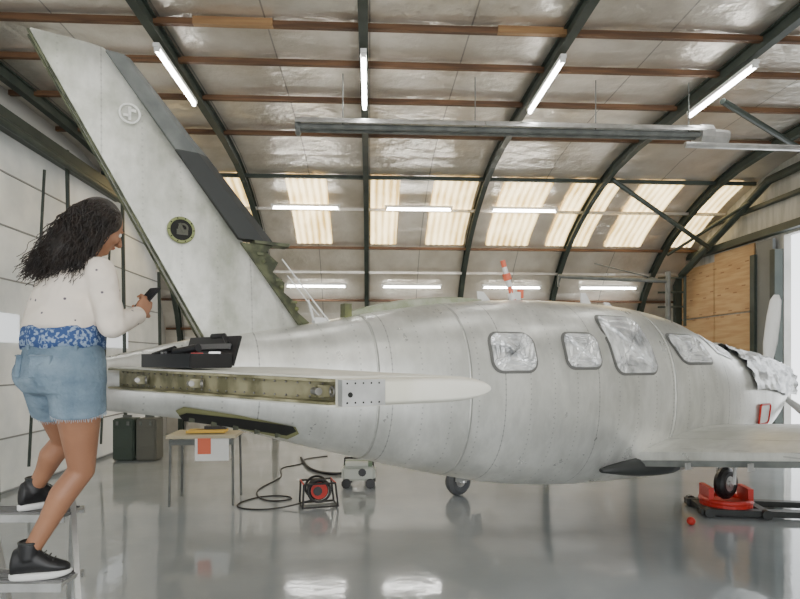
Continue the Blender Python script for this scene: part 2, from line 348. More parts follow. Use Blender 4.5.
for side in (-1,1):
    pts=[(4.66,1.83),(4.80,1.66),(5.10,1.60),(5.22,1.70),(4.95,1.79)]
    patch(bm,dens(pts),.006,0,side,.003)
finish(bm,'windscreen',[M['film']],AC)
def finpoly(z):
    t=(z-1.745)/(3.26-1.745)
    te=.513+(-.32-.513)*t; le=1.15+(.045-1.15)*((z-1.80)/(3.257-1.80))
    return te,le
def finsec(z,te,le,th,n=10,full=True):
    pts=[]
    for k in range(n+1):
        u=k/n; y=th*(math.sqrt(max(0,1-u**2.2))*.95+.05*(1-u)); pts.append((te+(le-te)*u,y,z))
    return pts+[(x,-y,zz) for x,y,zz in pts[::-1]]
bm=bmesh.new(); rings=[]
for k in range(17):
    z=1.50+(3.25-1.50)*k/16; te,le=finpoly(z); th=.085-.045*k/16
    rings.append(finsec(z,te,le,th))
te,le=finpoly(3.275); rings.append(finsec(3.275,te+.01,le-.02,.02))
loftrings(bm,rings); finish(bm,'vertical_fin',M['fin'],AC,True)
o=bpy.data.objects['vertical_fin']; md=o.modifiers.new('e','EDGE_SPLIT'); md.split_angle=math.radians(50)
bm=bmesh.new(); a=finpoly(1.7)[0]; b=finpoly(3.26)[0]
for y in (-.05,.05): rod(bm,(a-.008,y*1.3,1.7),(b-.008,y*.6,3.26),.006,mi=0)
finish(bm,'fin_spar_cap',M['dkolive'],AC)
bm=bmesh.new(); rings=[]
for k in range(11):
    t=k/10; z=2.32+(3.25-2.32)*t; te,le=finpoly(z); w=.20*(1-t)+.105*t
    if t>.5: w=.145-.05*(t-.5)*2
    th=.055-.02*t
    rings.append([(le-.03,th,z),(le+w*.6,th*.9,z),(le+w,0,z-.0),(le+w*.6,-th*.9,z),(le-.03,-th,z)])
vs=loftrings(bm,rings)
for f in bm.faces:
    if f.calc_center_median().z<2.80: f.material_index=1
finish(bm,'deice_boot',[M['boot'],M['bootdk']],AC)
bm=bmesh.new()
prof=[(2.30,.17),(2.26,.10),(2.20,.13),(2.14,.05),(2.08,.08),(2.02,.03),(1.96,.06),(1.90,.03),(1.84,.06),(1.80,.02)]
rings=[]
for z,wd in prof:
    te,le=finpoly(z); rings.append([(le-.03,-.045,z),(le+wd,-.02,z),(le+wd,.02,z),(le-.03,.045,z)])
loftrings(bm,rings)
bx(bm,(.93,0,2.31),(.22,.10,.018))
for z in (2.2,2.05,1.92): te,le=finpoly(z); ball(bm,(le+.03,-.04,z),.014,1,8); bx(bm,(le+.01,-.045,z+.04),(.04,.010,.016),1)
finish(bm,'fin_root_structure',[M['dkolive'],M['olive']],AC)
bm=bmesh.new()
rod(bm,(.99,-.05,2.22),(1.30,-.07,1.84),.005); rod(bm,(1.02,-.06,2.12),(1.22,-.08,1.88),.004); bx(bm,(1.25,-.03,1.85),(.09,.05,.04)); rod(bm,(1.16,-.05,1.98),(1.2,-.05,1.85),.008)
finish(bm,'loose_wires',M['white'],AC)
bm=bmesh.new()
c=Vector((.395,-.082,2.325))
rod(bm,c+Vector((0,.02,0)),c+Vector((0,-.004,0)),.062,seg=28,mi=1); torus(bm,c,.066,.009,(0,1,0),mi=0)  # dark disc on the closed fin paints the shade inside the hole
for k in range(10):
    a=2*math.pi*k/10; ball(bm,c+Vector((.066*math.cos(a),-.009,.066*math.sin(a))),.004,1,8)
bx(bm,c+Vector((.005,-.005,-.012)),(.06,.006,.03),2); rod(bm,c+Vector((0.01,-.008,-.01)),c+Vector((-.01,-.008,.035)),.008,mi=2); torus(bm,c+Vector((.01,-.006,.01)),.022,.006,(0,1,0),mi=2)
finish(bm,'inspection_hole',[mat('light_olive',(.26,.29,.12),.6),M['dark'],mat('hole_interior',(.10,.10,.075),.6)],AC)
bm=bmesh.new(); c=Vector((.135,-.062,2.925)); torus(bm,c,.050,.006,(0,1,0)); bx(bm,c,(.014,.006,.07)); bx(bm,c+Vector((.014,0,.018)),(.035,.006,.014)); bx(bm,c+Vector((-.014,0,-.012)),(.035,.006,.014)); finish(bm,'fin_emblem',mat('faded_white_decal',(.85,.85,.80),.6),AC)
def stab(side):
    R=dict(te=.03,le=1.22,y=.12,z=1.505,h=.055); T=dict(te=.487,le=1.045,y=1.93,z=1.505,h=.042)
    def th(u): return max(0,1-u**8)**.5
    def P(f,u,sg,te_off=0):
        te=R['te']+(T['te']-R['te'])*f+te_off; le=R['le']+(T['le']-R['le'])*f; y=R['y']+(T['y']-R['y'])*f; z=R['z']+(T['z']-R['z'])*f; h=R['h']+(T['h']-R['h'])*f
        return (te+(le-te)*u, side*y, z+sg*h*th(u))
    us=[0,.1,.2,.3,.45,.6,.72,.82,.9,.95,.98,.995,1.0]
    bm=bmesh.new(); rings=[]
    for k in range(13):
        f=k/12; rings.append([P(f,u,1) for u in us]+[P(f,u,-1) for u in us[-2::-1]])
    loftrings(bm,rings,cap=False,closed=False)
    bmesh.ops.recalc_face_normals(bm,faces=bm.faces)
    ob=finish(bm,'stabiliser_skin',M['cream'],AC,True); md=ob.modifiers.new('s','SOLIDIFY'); md.thickness=.006; md.offset=0
    bm=bmesh.new()
    rings=[]
    for f in (0,.985):
        a=P(f,0,1,.05); b=P(f,0,-1,.05); rings.append([(a[0],a[1],a[2]-.004),(b[0],b[1],b[2]+.004),(b[0]+.01,b[1],b[2]+.004),(a[0]+.01,a[1],a[2]-.004)])
    loftrings(bm,rings)
    for sg in (1,-1):
        a=P(0,0,sg,.0); b=P(.985,0,sg,.0); rings=[]
        for p in (a,b): rings.append([(p[0]-.004,p[1],p[2]-sg*.004),(p[0]+.05,p[1],p[2]-sg*.004),(p[0]+.05,p[1],p[2]-sg*.012),(p[0]-.004,p[1],p[2]-sg*.012)])
        loftrings(bm,rings)
    for f in (.2,.50,.95):
        a=P(f,0,1,.0); z=(P(f,0,1)[2]+P(f,0,-1)[2])/2
        for dy in (-.012,.012): bx(bm,(a[0]+.025,a[1]+dy,z),(.05,.004,.036),0)
        rod(bm,(a[0]+.0,a[1]-.02,z),(a[0]+.0,a[1]+.02,z),.012,mi=1)
        torus(bm,(a[0]+.035,a[1]+side*.04,z),.014,.004,(1,0,0),mi=1)
    for k in range(26):
        f=.03+k*.036; a=P(f,0,1,.046); z=P(f,0,1)[2]-.022; ball(bm,(a[0],a[1],z),.004,1,6); z=P(f,0,-1)[2]+.022; ball(bm,(a[0],a[1],z),.004,1,6)
    finish(bm,'stabiliser_spar',[mat('spar_primer',(.36,.33,.20),.55,c2=(.15,.14,.07),scale=8),mat('bracket_metal',(.28,.27,.25),.4,.7)],AC)
    bm=bmesh.new(); rings=[]
    for k in range(7):
        a=k/6*math.pi/2; inner=math.cos(a)
        y=T['y']+.05*math.sin(a); r=[]
        te=T['te']; le=T['le']
        for u in us: r.append((te+(le-te)*u*(.97+.03*inner), side*y, T['z']+T['h']*th(u)*(.6+.4*inner)))
        for u in us[-2::-1]: r.append((te+(le-te)*u*(.97+.03*inner), side*y, T['z']-T['h']*th(u)*(.6+.4*inner)))
        rings.append(r)
    loftrings(bm,rings); ob=finish(bm,'stabiliser_tip',mat('tip_white',(.80,.78,.69),.4,c2=(.70,.68,.57),scale=5),AC,True); md=ob.modifiers.new('e','EDGE_SPLIT'); md.split_angle=math.radians(55)
    bm=bmesh.new(); yy=side*(T['y']+.052)
    bx(bm,(T['te']+.065,yy-side*.01,T['z']),(.14,.03,.076),0)
    for i in range(5):
        for j in (-1,1): ball(bm,(T['te']+.01+.026*i,yy+side*.005,T['z']+.028*j),.003,1,6)
    rod(bm,(T['te']+.02,yy+side*.006,T['z']-.005),(T['te']+.02,yy,T['z']-.005),.008,mi=1)
    finish(bm,'tip_plate',[M['metal'],M['dark']],AC)
stab(-1); stab(1)
bm=bmesh.new()
pts=[(.36,1.325),(.40,1.345),(.70,1.285),(1.02,1.205),(1.05,1.16),(1.0,1.125),(.70,1.205),(.40,1.275)]
patch(bm,dens(pts),.006,0); cx,cz=.70,1.235
patch(bm,dens([(cx+(x-cx)*.94,cz+(z-cz)*.72) for x,z in pts]),.011,1)  # dark inner patch paints the bay's shade onto the closed skin
for k in range(5):
    s0=.45+.12*k; z0=1.315-.235*(s0-.42); p=surf(s0,z0-.03,-1,.014); bx(bm,p,(.03,.012,.03),2)
finish(bm,'access_bay',[mat('bay_lip',(.20,.20,.09),.6),M['dark'],M['dkolive']],AC)
def wing(side):
    def sec(f):
        te=3.70+.35*f; le=5.60-.45*f; y=.42+4.2*f; z=.79+.56*f; h=.20-.12*f; inc=.09*(1-.6*f); p=[]
        for k in range(15):
            u=k/14; x=te+(le-te)*u; p.append((x,side*y,z+inc*u+(h*(.12+.88*math.sin(math.pi*min(1,u*.94+.06)**.85)) if u<1 else 0)))
        lo=[(te+(le-te)*k/14,side*y,z+inc*k/14-h*(.20+.30*math.sin(math.pi*(k/14)))*(1 if k<14 else 0)) for k in range(13,-1,-1)]
        return p+lo
    bm=bmesh.new(); loftrings(bm,[sec(f/10) for f in range(11)])
    ob=finish(bm,'wing',M['skin'],AC,True); md=ob.modifiers.new('e','EDGE_SPLIT'); md.split_angle=math.radians(45)
    bm=bmesh.new(); rings=[]
    for f in (.02,.6):
        te=3.70+.35*f; y=.42+4.2*f; z=.79+.56*f; h=.20-.12*f
        rings.append([(te-.012,side*y,z+.008),(te+.02,side*y,z+.008),(te+.02,side*y,z-h*.2),(te-.012,side*y,z-h*.2)])
    loftrings(bm,rings)  # darker web strip paints in the shade of the open flap cavity
    for k in range(6):
        f=.03+.1*k; te=3.70+.35*f; y=.42+4.2*f; z=.79+.56*f; bx(bm,(te-.03,side*y,z-.03),(.07,.012,.05),1)
    finish(bm,'flap_bay',[M['boot'],M['metal']],AC)
wing(-1); wing(1)
for side in (-1,1):
    bm=bmesh.new(); rings=[]
    for k in range(9):
        t=k/8; s0=3.35+.75*t; r=.02+.09*math.sin(math.pi*min(1,t*.6)); y=side*(fus(s0)[2]*(.80))
        rings.append([(s0,y+side*(.0+r*1.2*math.cos(a)),.76+r*math.sin(a)*.8) for a in [2*math.pi*j/12 for j in range(12)]])
    loftrings(bm,rings); finish(bm,'wing_root_fairing',M['bootdk'],AC,True)
def wheel(bm,c,R,w,ax,mt=0,mh=1):
    torus(bm,c,R-w/2,w/2,ax,seg=28,mi=mt); v=Vector(ax).normalized()*w*.4; rod(bm,Vector(c)-v,Vector(c)+v,R-w*.75,seg=20,mi=mh); rod(bm,Vector(c)-v*1.3,Vector(c)+v*1.3,.035,seg=12,mi=mh)
for side in (-1,1):
    bm=bmesh.new(); c=(3.9,side*2.05,.17); wheel(bm,c,.17,.14,(0,1,0)); rod(bm,(3.9,side*1.94,.17),(3.98,side*1.94,.92),.035,mi=1); rod(bm,(3.9,side*1.94,.17),(3.9,side*2.06,.17),.02,mi=1)
    rod(bm,(3.95,side*1.94,.5),(4.15,side*1.6,.86),.02,mi=1); bx(bm,(3.93,side*1.88,.33),(.36,.012,.26),1,Matrix.Rotation(.12,3,'X'))
    finish(bm,'main_gear',[mat('tyre_grey',(.10,.105,.11),.6),M['metal']],AC)
NX=5.88
bm=bmesh.new(); wheel(bm,(NX,0,.30),.17,.12,(0,1,0)); rod(bm,(NX,.09,.30),(NX+.02,.09,.5),.018,mi=1); rod(bm,(NX,-.09,.30),(NX+.02,-.09,.5),.018,mi=1); rod(bm,(NX+.02,0,.48),(NX+.1,0,.85),.04,mi=1); bx(bm,(NX+.02,0,.49),(.06,.22,.03),1)
finish(bm,'nose_gear',[M['black'],M['metal']],AC)
PC=1.34
bm=bmesh.new(); rings=[]
for k in range(9):
    t=k/8; r=.20*math.sqrt(max(.0004,1-t**1.8)); rings.append([(6.60+.34*t,r*math.cos(a),PC+r*math.sin(a)) for a in [2*math.pi*j/20 for j in range(20)]])
loftrings(bm,rings); finish(bm,'spinner',M['black'],AC,True)
bm=bmesh.new()
for ang in (97,217,337):
    a=math.radians(ang); d=Vector((0,math.cos(a),math.sin(a))); e=Vector((0,-math.sin(a),math.cos(a))); rings=[]
    for r,w,th_,tw in ((.12,.03,.03,70),(.25,.05,.02,50),(.45,.070,.014,35),(.75,.068,.010,25),(.93,.055,.007,20),(.99,.025,.004,18)):
        q=math.radians(tw); cd=Vector((math.sin(q),0,0))+e*math.cos(q); nn=Vector((math.cos(q),0,0))-e*math.sin(q); c=Vector((6.66,0,PC))+d*r
        rings.append([c+cd*w*math.cos(b)+nn*th_*math.sin(b) for b in [2*math.pi*j/10 for j in range(10)]])
    loftrings(bm,rings)
finish(bm,'propeller',M['white'],AC,True)
bm=bmesh.new(); rings=[]
s=5.30
while s<6.78:
    t,b,w=fus(min(s,6.6)); h=(t-b)/2+.02; zc=(t+b)/2; w+=.02; r=[]
    for k in range(45):
        a=math.radians((-4-16*math.sin(s*2))+200*k/44); j=1+random.uniform(-.02,.055); r.append((s+random.uniform(-.018,.018),w*j*math.copysign(abs(math.cos(a))**(2/NS),-math.cos(a)),zc+h*j*math.copysign(abs(math.sin(a))**(2/NS),math.sin(a))))
    rings.append(r); s+=.055
loftrings(bm,rings,cap=False,closed=False); finish(bm,'engine_cover_sheet',M['clearfilm'],AC,True)
bm=bmesh.new(); rect=rrect(5.42,5.68,1.00,1.18,.03); patch(bm,rect,.01,1)
q=[surf(x,z,-1,.014) for x,z in rect]
for a,b in zip(q,q[1:]+q[:1]): rod(bm,a,b,.009,mi=0,seg=6)
finish(bm,'intake_marking',[M['red'],M['white']],AC)
bm=bmesh.new(); rings=[]
for k in range(12):
    t=k/11; s0=1.42+1.15*t; z=fus(s0)[0]; h=.055*math.sin(math.pi*min(1,t*.85+.12))**.6; w=.035
    rings.append([(s0,-w,z-.03),(s0,-w*.8,z+h*.8),(s0,0,z+h),(s0,w*.8,z+h*.8),(s0,w,z-.03)])
loftrings(bm,rings)
finish(bm,'dorsal_fairing',[mat('olive_fairing',(.28,.31,.20),.5,c2=(.45,.46,.37),scale=8)],AC)
bm=bmesh.new(); bx(bm,(1.44,-.02,1.91),(.05,.07,.12),0); finish(bm,'dorsal_bulkhead',M['olive'],AC)
bm=bmesh.new()
c=Vector((2.93,0,2.03))
for k in range(7):
    a=c+Vector((-.018*k,0,.05*k)); rod(bm,a,a+Vector((-.018,0,.05)),.024+.008*math.sin(k*2),mi=k%2,seg=8)
bx(bm,c+Vector((.0,0,.06)),(.10,.03,.10),1); bx(bm,c+Vector((.06,.0,.10)),(.05,.02,.07),0)
finish(bm,'wrapped_antenna',[M['orange'],M['white']],AC)
bm=bmesh.new()
for s0,hh in ((2.62,.07),(3.75,.10),(4.05,.05)):
    z=fus(s0)[0]; loftrings(bm,[[(s0-.06,-.008,z-.02),(s0+.08,-.008,z-.02),(s0+.08,.008,z-.02),(s0-.06,.008,z-.02)],[(s0-.07,-.004,z+hh),(s0-.01,-.004,z+hh),(s0-.01,.004,z+hh),(s0-.07,.004,z+hh)]])
finish(bm,'blade_antennas',M['white'],AC)
def loc2cam(s,r,z=0): 
    u=math.radians(31); return cw(-1.6+s*math.cos(u)+r*math.sin(u),3.1+s*math.sin(u)-r*math.cos(u),z)
TB=empty('open_tool_case',loc2cam(.30,.71,1.562),math.radians(-40)-A)
bm=bmesh.new()
bx(bm,(0,0,.01),(.42,.20,.014))
for x in (-.21,.21,0,-.1,.1): bx(bm,(x,0,.035),(.008,.20,.06))
for y in (-.1,.1,0): bx(bm,(0,y,.035),(.42,.008,.06))
for k in range(26): bx(bm,(random.uniform(-.18,.18),random.uniform(-.08,.08),random.uniform(.03,.075)),(random.uniform(.01,.05),.012,.014),random.choice((0,0,1,2)),Matrix.Rotation(random.uniform(0,3),3,'Z'))
finish(bm,'tray',[M['black'],M['metal'],M['red']],TB)
bm=bmesh.new(); bx(bm,(0,.13,.08),(.42,.012,.14),0,Matrix.Rotation(-.3,3,'X')); bx(bm,(0,.12,.10),(.34,.01,.025),1,Matrix.Rotation(-.3,3,'X')); bx(bm,(-.05,.12,.06),(.28,.01,.02),1,Matrix.Rotation(-.3,3,'X'))
rod(bm,(.05,-.08,.07),(.19,-.05,.09),.018); rod(bm,(-.2,-.05,.06),(-.06,-.02,.09),.014); rod(bm,(-.02,.15,.15),(.08,.15,.15),.014); rod(bm,(.08,.15,.15),(.14,.13,.11),.012)
finish(bm,'lid',[M['black'],mat('tool_grey',(.12,.12,.12),.5)],TB)
bm=bmesh.new(); rings=[]
for r,z in ((.022,0),(.026,.06),(.028,.065),(.024,.064),(.02,.01)): rings.append([(r*math.cos(a),r*math.sin(a),z) for a in [2*math.pi*j/16 for j in range(16)]])
loftrings(bm,rings); finish(bm,'paper_cup',M['white'],None,True,loc=loc2cam(.24,.45,1.562))
# ================================================================ FLOOR ITEMS
TT=empty('folding_table',cw(-2.2,6.6),-A+.1)
bm=bmesh.new(); bx(bm,(0,0,.76),(.74,.55,.035),0)
for x,y in ((-.33,-.24),(.33,-.24),(-.33,.24),(.33,.24)): rod(bm,(x,y,.74),(x*1.03,y*1.05,0),.014,mi=1)
bx(bm,(0,-.26,.70),(.68,.02,.06),1); finish(bm,'table',[mat('table_top',(.50,.44,.30),.5),M['boot']],TT)
bm=bmesh.new(); bx(bm,(.12,-.16,.62),(.36,.26,.24),1); bx(bm,(.04,-.16,.66),(.14,.27,.17),0); bx(bm,(0.02,-.05,.80),(.42,.22,.025),2); bx(bm,(.1,.02,.83),(.24,.10,.04),3); rod(bm,(-.2,-.1,.80),(.1,.05,.815),.012,mi=3)
finish(bm,'parts_box',[M['orange'],M['white'],mat('yellow_card',(.75,.48,.08),.6),M['black']],TT)
for k,(dx,w) in enumerate(((-4.42,.34),(-4.06,.32))):
    bm=bmesh.new(); bx(bm,(0,0,.34),(w,.3,.66))
    bmesh.ops.bevel(bm,geom=bm.edges[:],offset=.02,segments=2,affect='EDGES')
    for z in (.2,.5): bx(bm,(0,-.155,z),(w*.9,.02,.03),0)
    bx(bm,(0,0,.70),(.14,.03,.04),1); bx(bm,(-w*.25,-.165,.6),(.04,.02,.06),1); bx(bm,(w*.25,-.165,.6),(.04,.02,.06),1)
    finish(bm,'transport_case',[mat('case_green%d'%k,((.05,.07,.055),(.12,.12,.10))[k],.6),M['boot']],None,loc=cw(dx+.05,9.3),rotz=-A)
RL=cw(-.9,6.35)
bm=bmesh.new()
for y in (-.10,.10): torus(bm,(0,y,.19),.12,.014,(0,1,0),mi=0); rod(bm,(0,y-.005,.19),(0,y+.005,.19),.09,seg=24,mi=1)
for k in range(6): torus(bm,(0,-.075+.03*k,.19),.09,.016,(0,1,0),mi=0)
for y in (-.13,.13):
    P=[(-.18,y,.02),(-.17,y,.27),(.17,y,.27),(.20,y,.02)]
    for a,b in zip(P,P[1:]+P[:1]): rod(bm,a,b,.011,mi=0)
for x,z in ((-.17,.27),(.17,.27),(-.18,.02),(.20,.02)): rod(bm,(x,-.13,z),(x,.13,z),.011,mi=1 if z>.2 else 0)
rod(bm,(-.02,-.115,.19),(-.02,-.12,.19),.05,mi=0)
finish(bm,'cable_reel',[M['black'],M['red']],None,loc=RL,rotz=.25)
def cable(name,pts,r,m):
    cu=bpy.data.curves.new(name,'CURVE'); cu.dimensions='3D'; cu.bevel_depth=r; cu.bevel_resolution=2
    sp=cu.splines.new('NURBS'); sp.points.add(len(pts)-1); sp.use_endpoint_u=True; sp.order_u=4
    for p,q in zip(sp.points,pts): p.co=(*q,1)
    ob=bpy.data.objects.new(name,cu); SC.collection.objects.link(ob); cu.materials.append(m); return ob
pts=[cw(-.9,6.3,.1),cw(-1.2,6.25,.01),cw(-1.5,6.1,.01),cw(-1.9,6.3,.01),cw(-1.6,6.9,.01),cw(-1.1,6.7,.01),cw(-1.5,6.4,.01),cw(-1.85,7.1,.01),cw(-1.5,7.9,.01),cw(-1.9,8.6,.01),cw(-1.3,8.9,.01),cw(-1.7,9.3,.01),cw(-1.2,9.6,.01)]
cable('extension_cable',pts,.009,M['black'])
cable('air_hose',[cw(-1.6,9.4,.02),cw(-1.4,8.6,.02),cw(-1.2,8.2,.02),cw(-.9,8.0,.02),cw(-.75,8.1,.02),cw(-.65,8.05,.1)],.02,M['black'])
bm=bmesh.new()
bx(bm,(0,0,.18),(.42,.26,.18)); bmesh.ops.bevel(bm,geom=bm.edges[:],offset=.03,segments=3,affect='EDGES')
rod(bm,(-.16,-.13,.30),(.12,-.10,.30),.04,mi=0); bx(bm,(0,0,.29),(.34,.2,.06),2); rod(bm,(-.18,0,.25),(-.18,0,.36),.01,mi=1); rod(bm,(.18,0,.25),(.18,0,.36),.01,mi=1); rod(bm,(-.18,0,.36),(.18,0,.36),.014,mi=1)
for x in (-.15,.15):
    for y in (-.13,.13): rod(bm,(x,y-.02,.06),(x,y+.02,.06),.06,mi=1)
rod(bm,(.05,-.135,.2),(.05,-.14,.2),.05,mi=1)
finish(bm,'portable_vacuum',[mat('offwhite_plastic',(.6,.62,.56),.5),M['black'],mat('vac_green',(.2,.28,.18),.5)],None,loc=cw(-.52,7.35),rotz=-A)
bm=bmesh.new(); ball(bm,(0,0,.04),.04,seg=20); torus(bm,(0,0,.04),.0402,.0012,(1,0,1)); finish(bm,'red_ball',M['red'],None,True,loc=cw(2.82,5.62))
nd=loc2cam(NX,0,0)
bm=bmesh.new()
for y in (-.22,.22): bx(bm,(.62,y,.05),(1.9,.10,.06),1)
for x in (-.25,.3,1.2): bx(bm,(x,0,.05),(.08,.5,.05),1)
rod(bm,(0,0,.02),(0,0,.12),.25,seg=28,mi=0); torus(bm,(0,0,.13),.23,.03,mi=0); bx(bm,(-.19,0,.2),(.05,.28,.14),0); bx(bm,(.19,0,.2),(.05,.28,.14),0)
for x in (-.26,.28):
    for y in (-.28,.28): rod(bm,(x,y-.03,.05),(x,y+.03,.05),.05,mi=1)
finish(bm,'wheel_dolly',[M['red'],M['bootdk']],None,loc=nd,rotz=-A-.15)
# ================================================================ STEP LADDER
LD=empty('step_ladder',cw(0,0),-A)
bm=bmesh.new()
def ibar(a,b,w=.022,d=.07):
    a=Vector(a);b=Vector(b);q=(b-a).to_track_quat('Z','Y').to_matrix(); bx(bm,(a+b)/2,(w,d,(b-a).length),0,q)
ibar((-1.14,2.12,0),(-1.62,2.86,1.02)); ibar((-2.20,2.12,0),(-2.14,2.86,1.02))
ibar((-1.66,2.95,1.0),(-1.98,3.45,0)); ibar((-2.12,2.95,1.0),(-2.30,3.45,0))
for z,y,x0,x1 in ((.665,2.52,-1.99,-1.42),(.885,2.78,-2.12,-1.56),(.45,2.42,-2.16,-1.33),(.22,2.27,-2.18,-1.22)):
    bx(bm,((x0+x1)/2,y,z-.012),(x1-x0,.17,.014),0); bx(bm,((x0+x1)/2,y-.085,z-.022),(x1-x0,.008,.035),0); bx(bm,((x0+x1)/2,y+.085,z-.022),(x1-x0,.008,.035),0)
    for k in range(5): bx(bm,((x0+x1)/2,y-.06+.03*k,z-.002),(x1-x0-.02,.012,.006),1)
finish(bm,'ladder_frame',[M['metal'],mat('tread_grey',(.22,.22,.22),.6,.4)],LD)
# ================================================================ WOMAN
W=empty('woman',cw(-1.44,2.5),-A)
def frustum_chain(bm,pts,rad,seg=16):
    for (a,ra),(b,rb) in zip(zip(pts[:-1],rad[:-1]),zip(pts[1:],rad[1:])): rod(bm,a,b,ra,rb,seg=seg)
    for p,r in zip(pts,rad): ball(bm,p,r*.995,seg=16)
def ell(c,rx,ry,ax,ay,n=28): 
    c=Vector(c); return [c+ax*rx*math.cos(2*math.pi*k/n)+ay*ry*math.sin(2*math.pi*k/n) for k in range(n)]
def bake(bm,name,m,voxel,smooth=4,parent=W,disp=None):
    ob=finish(bm,name+'_tmp',m if isinstance(m,list) else [m],None)
    r=ob.modifiers.new('r','REMESH'); r.mode='VOXEL'; r.voxel_size=voxel
    s=ob.modifiers.new('s','SMOOTH'); s.factor=.5; s.iterations=smooth
    bpy.context.view_layer.update(); dg=bpy.context.evaluated_depsgraph_get()
    me=bpy.data.meshes.new_from_object(ob.evaluated_get(dg)); me.name=name
    bpy.data.objects.remove(ob)
    if disp:
        for v in me.vertices: v.co+=Vector(disp(v.co))
    for p in me.polygons: p.use_smooth=True
    o=bpy.data.objects.new(name,me); SC.collection.objects.link(o); o.parent=parent
    if not me.materials: 
        for q in (m if isinstance(m,list) else [m]): me.materials.append(q)
    return o
fx=Vector((.5,.866,0)); rx_=Vector((.866,-.5,0))
skin=mat('tan_skin',(.31,.145,.08),.5,c2=(.37,.18,.10),scale=6)
hairm=mat('black_brown_hair',(.010,.007,.006),.45,c2=(.022,.014,.010),scale=20)
V=Vector
bm=bmesh.new()
RH,RK,RA=V((.075,-.05,1.50)),V((.050,.035,1.12)),V((-.140,-.03,.775))
LH,LK,LA=V((-.095,.05,1.50)),V((-.15,.25,1.22)),V((-.31,.28,.985))
def leg(H,K,An):
    back=-fx
    calf=K.lerp(An,.3)+back*.018
    frustum_chain(bm,[H,H.lerp(K,.35),H.lerp(K,.75),K,calf,K.lerp(An,.6)+back*.006,An],[.098,.088,.066,.053,.054,.042,.033],20)
leg(RH,RK,RA); leg(LH,LK,LA)
neckb=V((.06,.01,2.02)); HC=V((.125,.045,2.185))
frustum_chain(bm,[V((.05,0,1.94)),neckb,HC-V((.02,.0,.08))],[.06,.05,.047],18)
hf=V((.50,.79,-.42)).normalized(); hr=hf.cross(V((0,0,1))).normalized(); hu=hr.cross(hf).normalized()
def H3(f,r,u): return HC+hf*f+hr*r+hu*u
hm=Matrix((hr,hf,hu)).transposed()
ball(bm,H3(-.005,0,.02),.088,seg=24,scale=(.86,1.05,1.08),rot=hm)
ball(bm,H3(.022,0,-.045),.062,seg=20,scale=(.9,.95,1.05),rot=hm)
ball(bm,H3(.058,0,-.088),.022,seg=12)
for sd in (-1,1): ball(bm,H3(.055,sd*.036,-.03),.026,seg=12); ball(bm,H3(-.005,sd*.078,-.005),.022,seg=12,scale=(.35,.7,1.2),rot=hm)
frustum_chain(bm,[H3(.088,0,.012),H3(.103,0,-.012),H3(.108,0,-.026)],[.009,.011,.014],10)
for sd in (-1,1): ball(bm,H3(.098,sd*.013,-.029),.009,seg=10)
ball(bm,H3(.083,0,-.052),.012,seg=12,scale=(1.9,.7,.5),rot=hm); ball(bm,H3(.081,0,-.062),.012,seg=12,scale=(1.6,.7,.55),rot=hm)
for sd in (-1,1): ball(bm,H3(.078,sd*.03,.018),.014,seg=10,scale=(1.5,.6,.5),rot=hm)
bake(bm,'body_skin',skin,.006,3)
bm=bmesh.new()
for sd in (-1,1):
    ball(bm,H3(.074,sd*.030,.002),.0115,0,14); ball(bm,H3(.0835,sd*.030,.001),.0045,1,10)
    rod(bm,H3(.086,sd*.015,.022),H3(.080,sd*.046,.024),.003,mi=1)
ball(bm,H3(.0865,0,-.057),.010,2,12,(2.0,.6,.75),hm)
finish(bm,'face_features',[M['white'],hairm,mat('lips',(.35,.09,.07),.4)],W,True)
def hand(bm,wr,d,pn,side):
    d=d.normalized(); pn=(pn-d*pn.dot(d)).normalized(); t=d.cross(pn).normalized()*side
    m=Matrix((t,d,pn)).transposed()
    frustum_chain(bm,[wr-d*.03,wr],[.026,.025],12)
    ball(bm,wr+d*.045,.042,seg=18,scale=(.95,1.15,.42),rot=m)
    for k,(off,L) in enumerate(((.028,.068),(.010,.076),(-.009,.070),(-.027,.055))):
        b=wr+d*(.078-.004*abs(k-1))+t*off; r=.0088-.0006*k
        dirs=[(d*.9+pn*.35).normalized(),(d*.35+pn*.95).normalized(),(-d*.35+pn*.9).normalized()]
        p=[b-d*.012,b]
        for dd,f in zip(dirs,(.45,.32,.23)): p.append(p[-1]+dd*L*f)
        frustum_chain(bm,p,[r*1.1,r*1.1,r,r*.92,r*.75],10)
    b=wr+d*.022+t*.028; p=[b-t*.01,b,b+(t*.7+d*.6+pn*.35).normalized()*.032,b+(t*.7+d*.6+pn*.35).normalized()*.032+(d*.7+pn*.6+t*.1).normalized()*.026]
    frustum_chain(bm,p,[.013,.012,.0105,.008],10)
RW=V((.265,.115,1.805)); LW=V((.165,.235,1.80))
bm=bmesh.new()
hand(bm,RW,V((.10,.45,.55)),V((-.75,.25,-.1)),-1); hand(bm,LW,V((.65,.05,.5)),V((.1,-.1,.6)),1)
bake(bm,'hands',skin,.0028,1)
bm=bmesh.new(); pr=Matrix.Rotation(-.5,3,'Z')@Matrix.Rotation(-.75,3,'X'); pc=V((.262,.195,1.885))
bx(bm,pc,(.074,.009,.15),0,pr); bmesh.ops.bevel(bm,geom=bm.edges[:],offset=.003,segments=2,affect='EDGES')
bx(bm,pc,(.068,.0095,.14),1,pr)
finish(bm,'phone',[M['black'],mat('phone_glass',(.03,.03,.035),.1)],W)
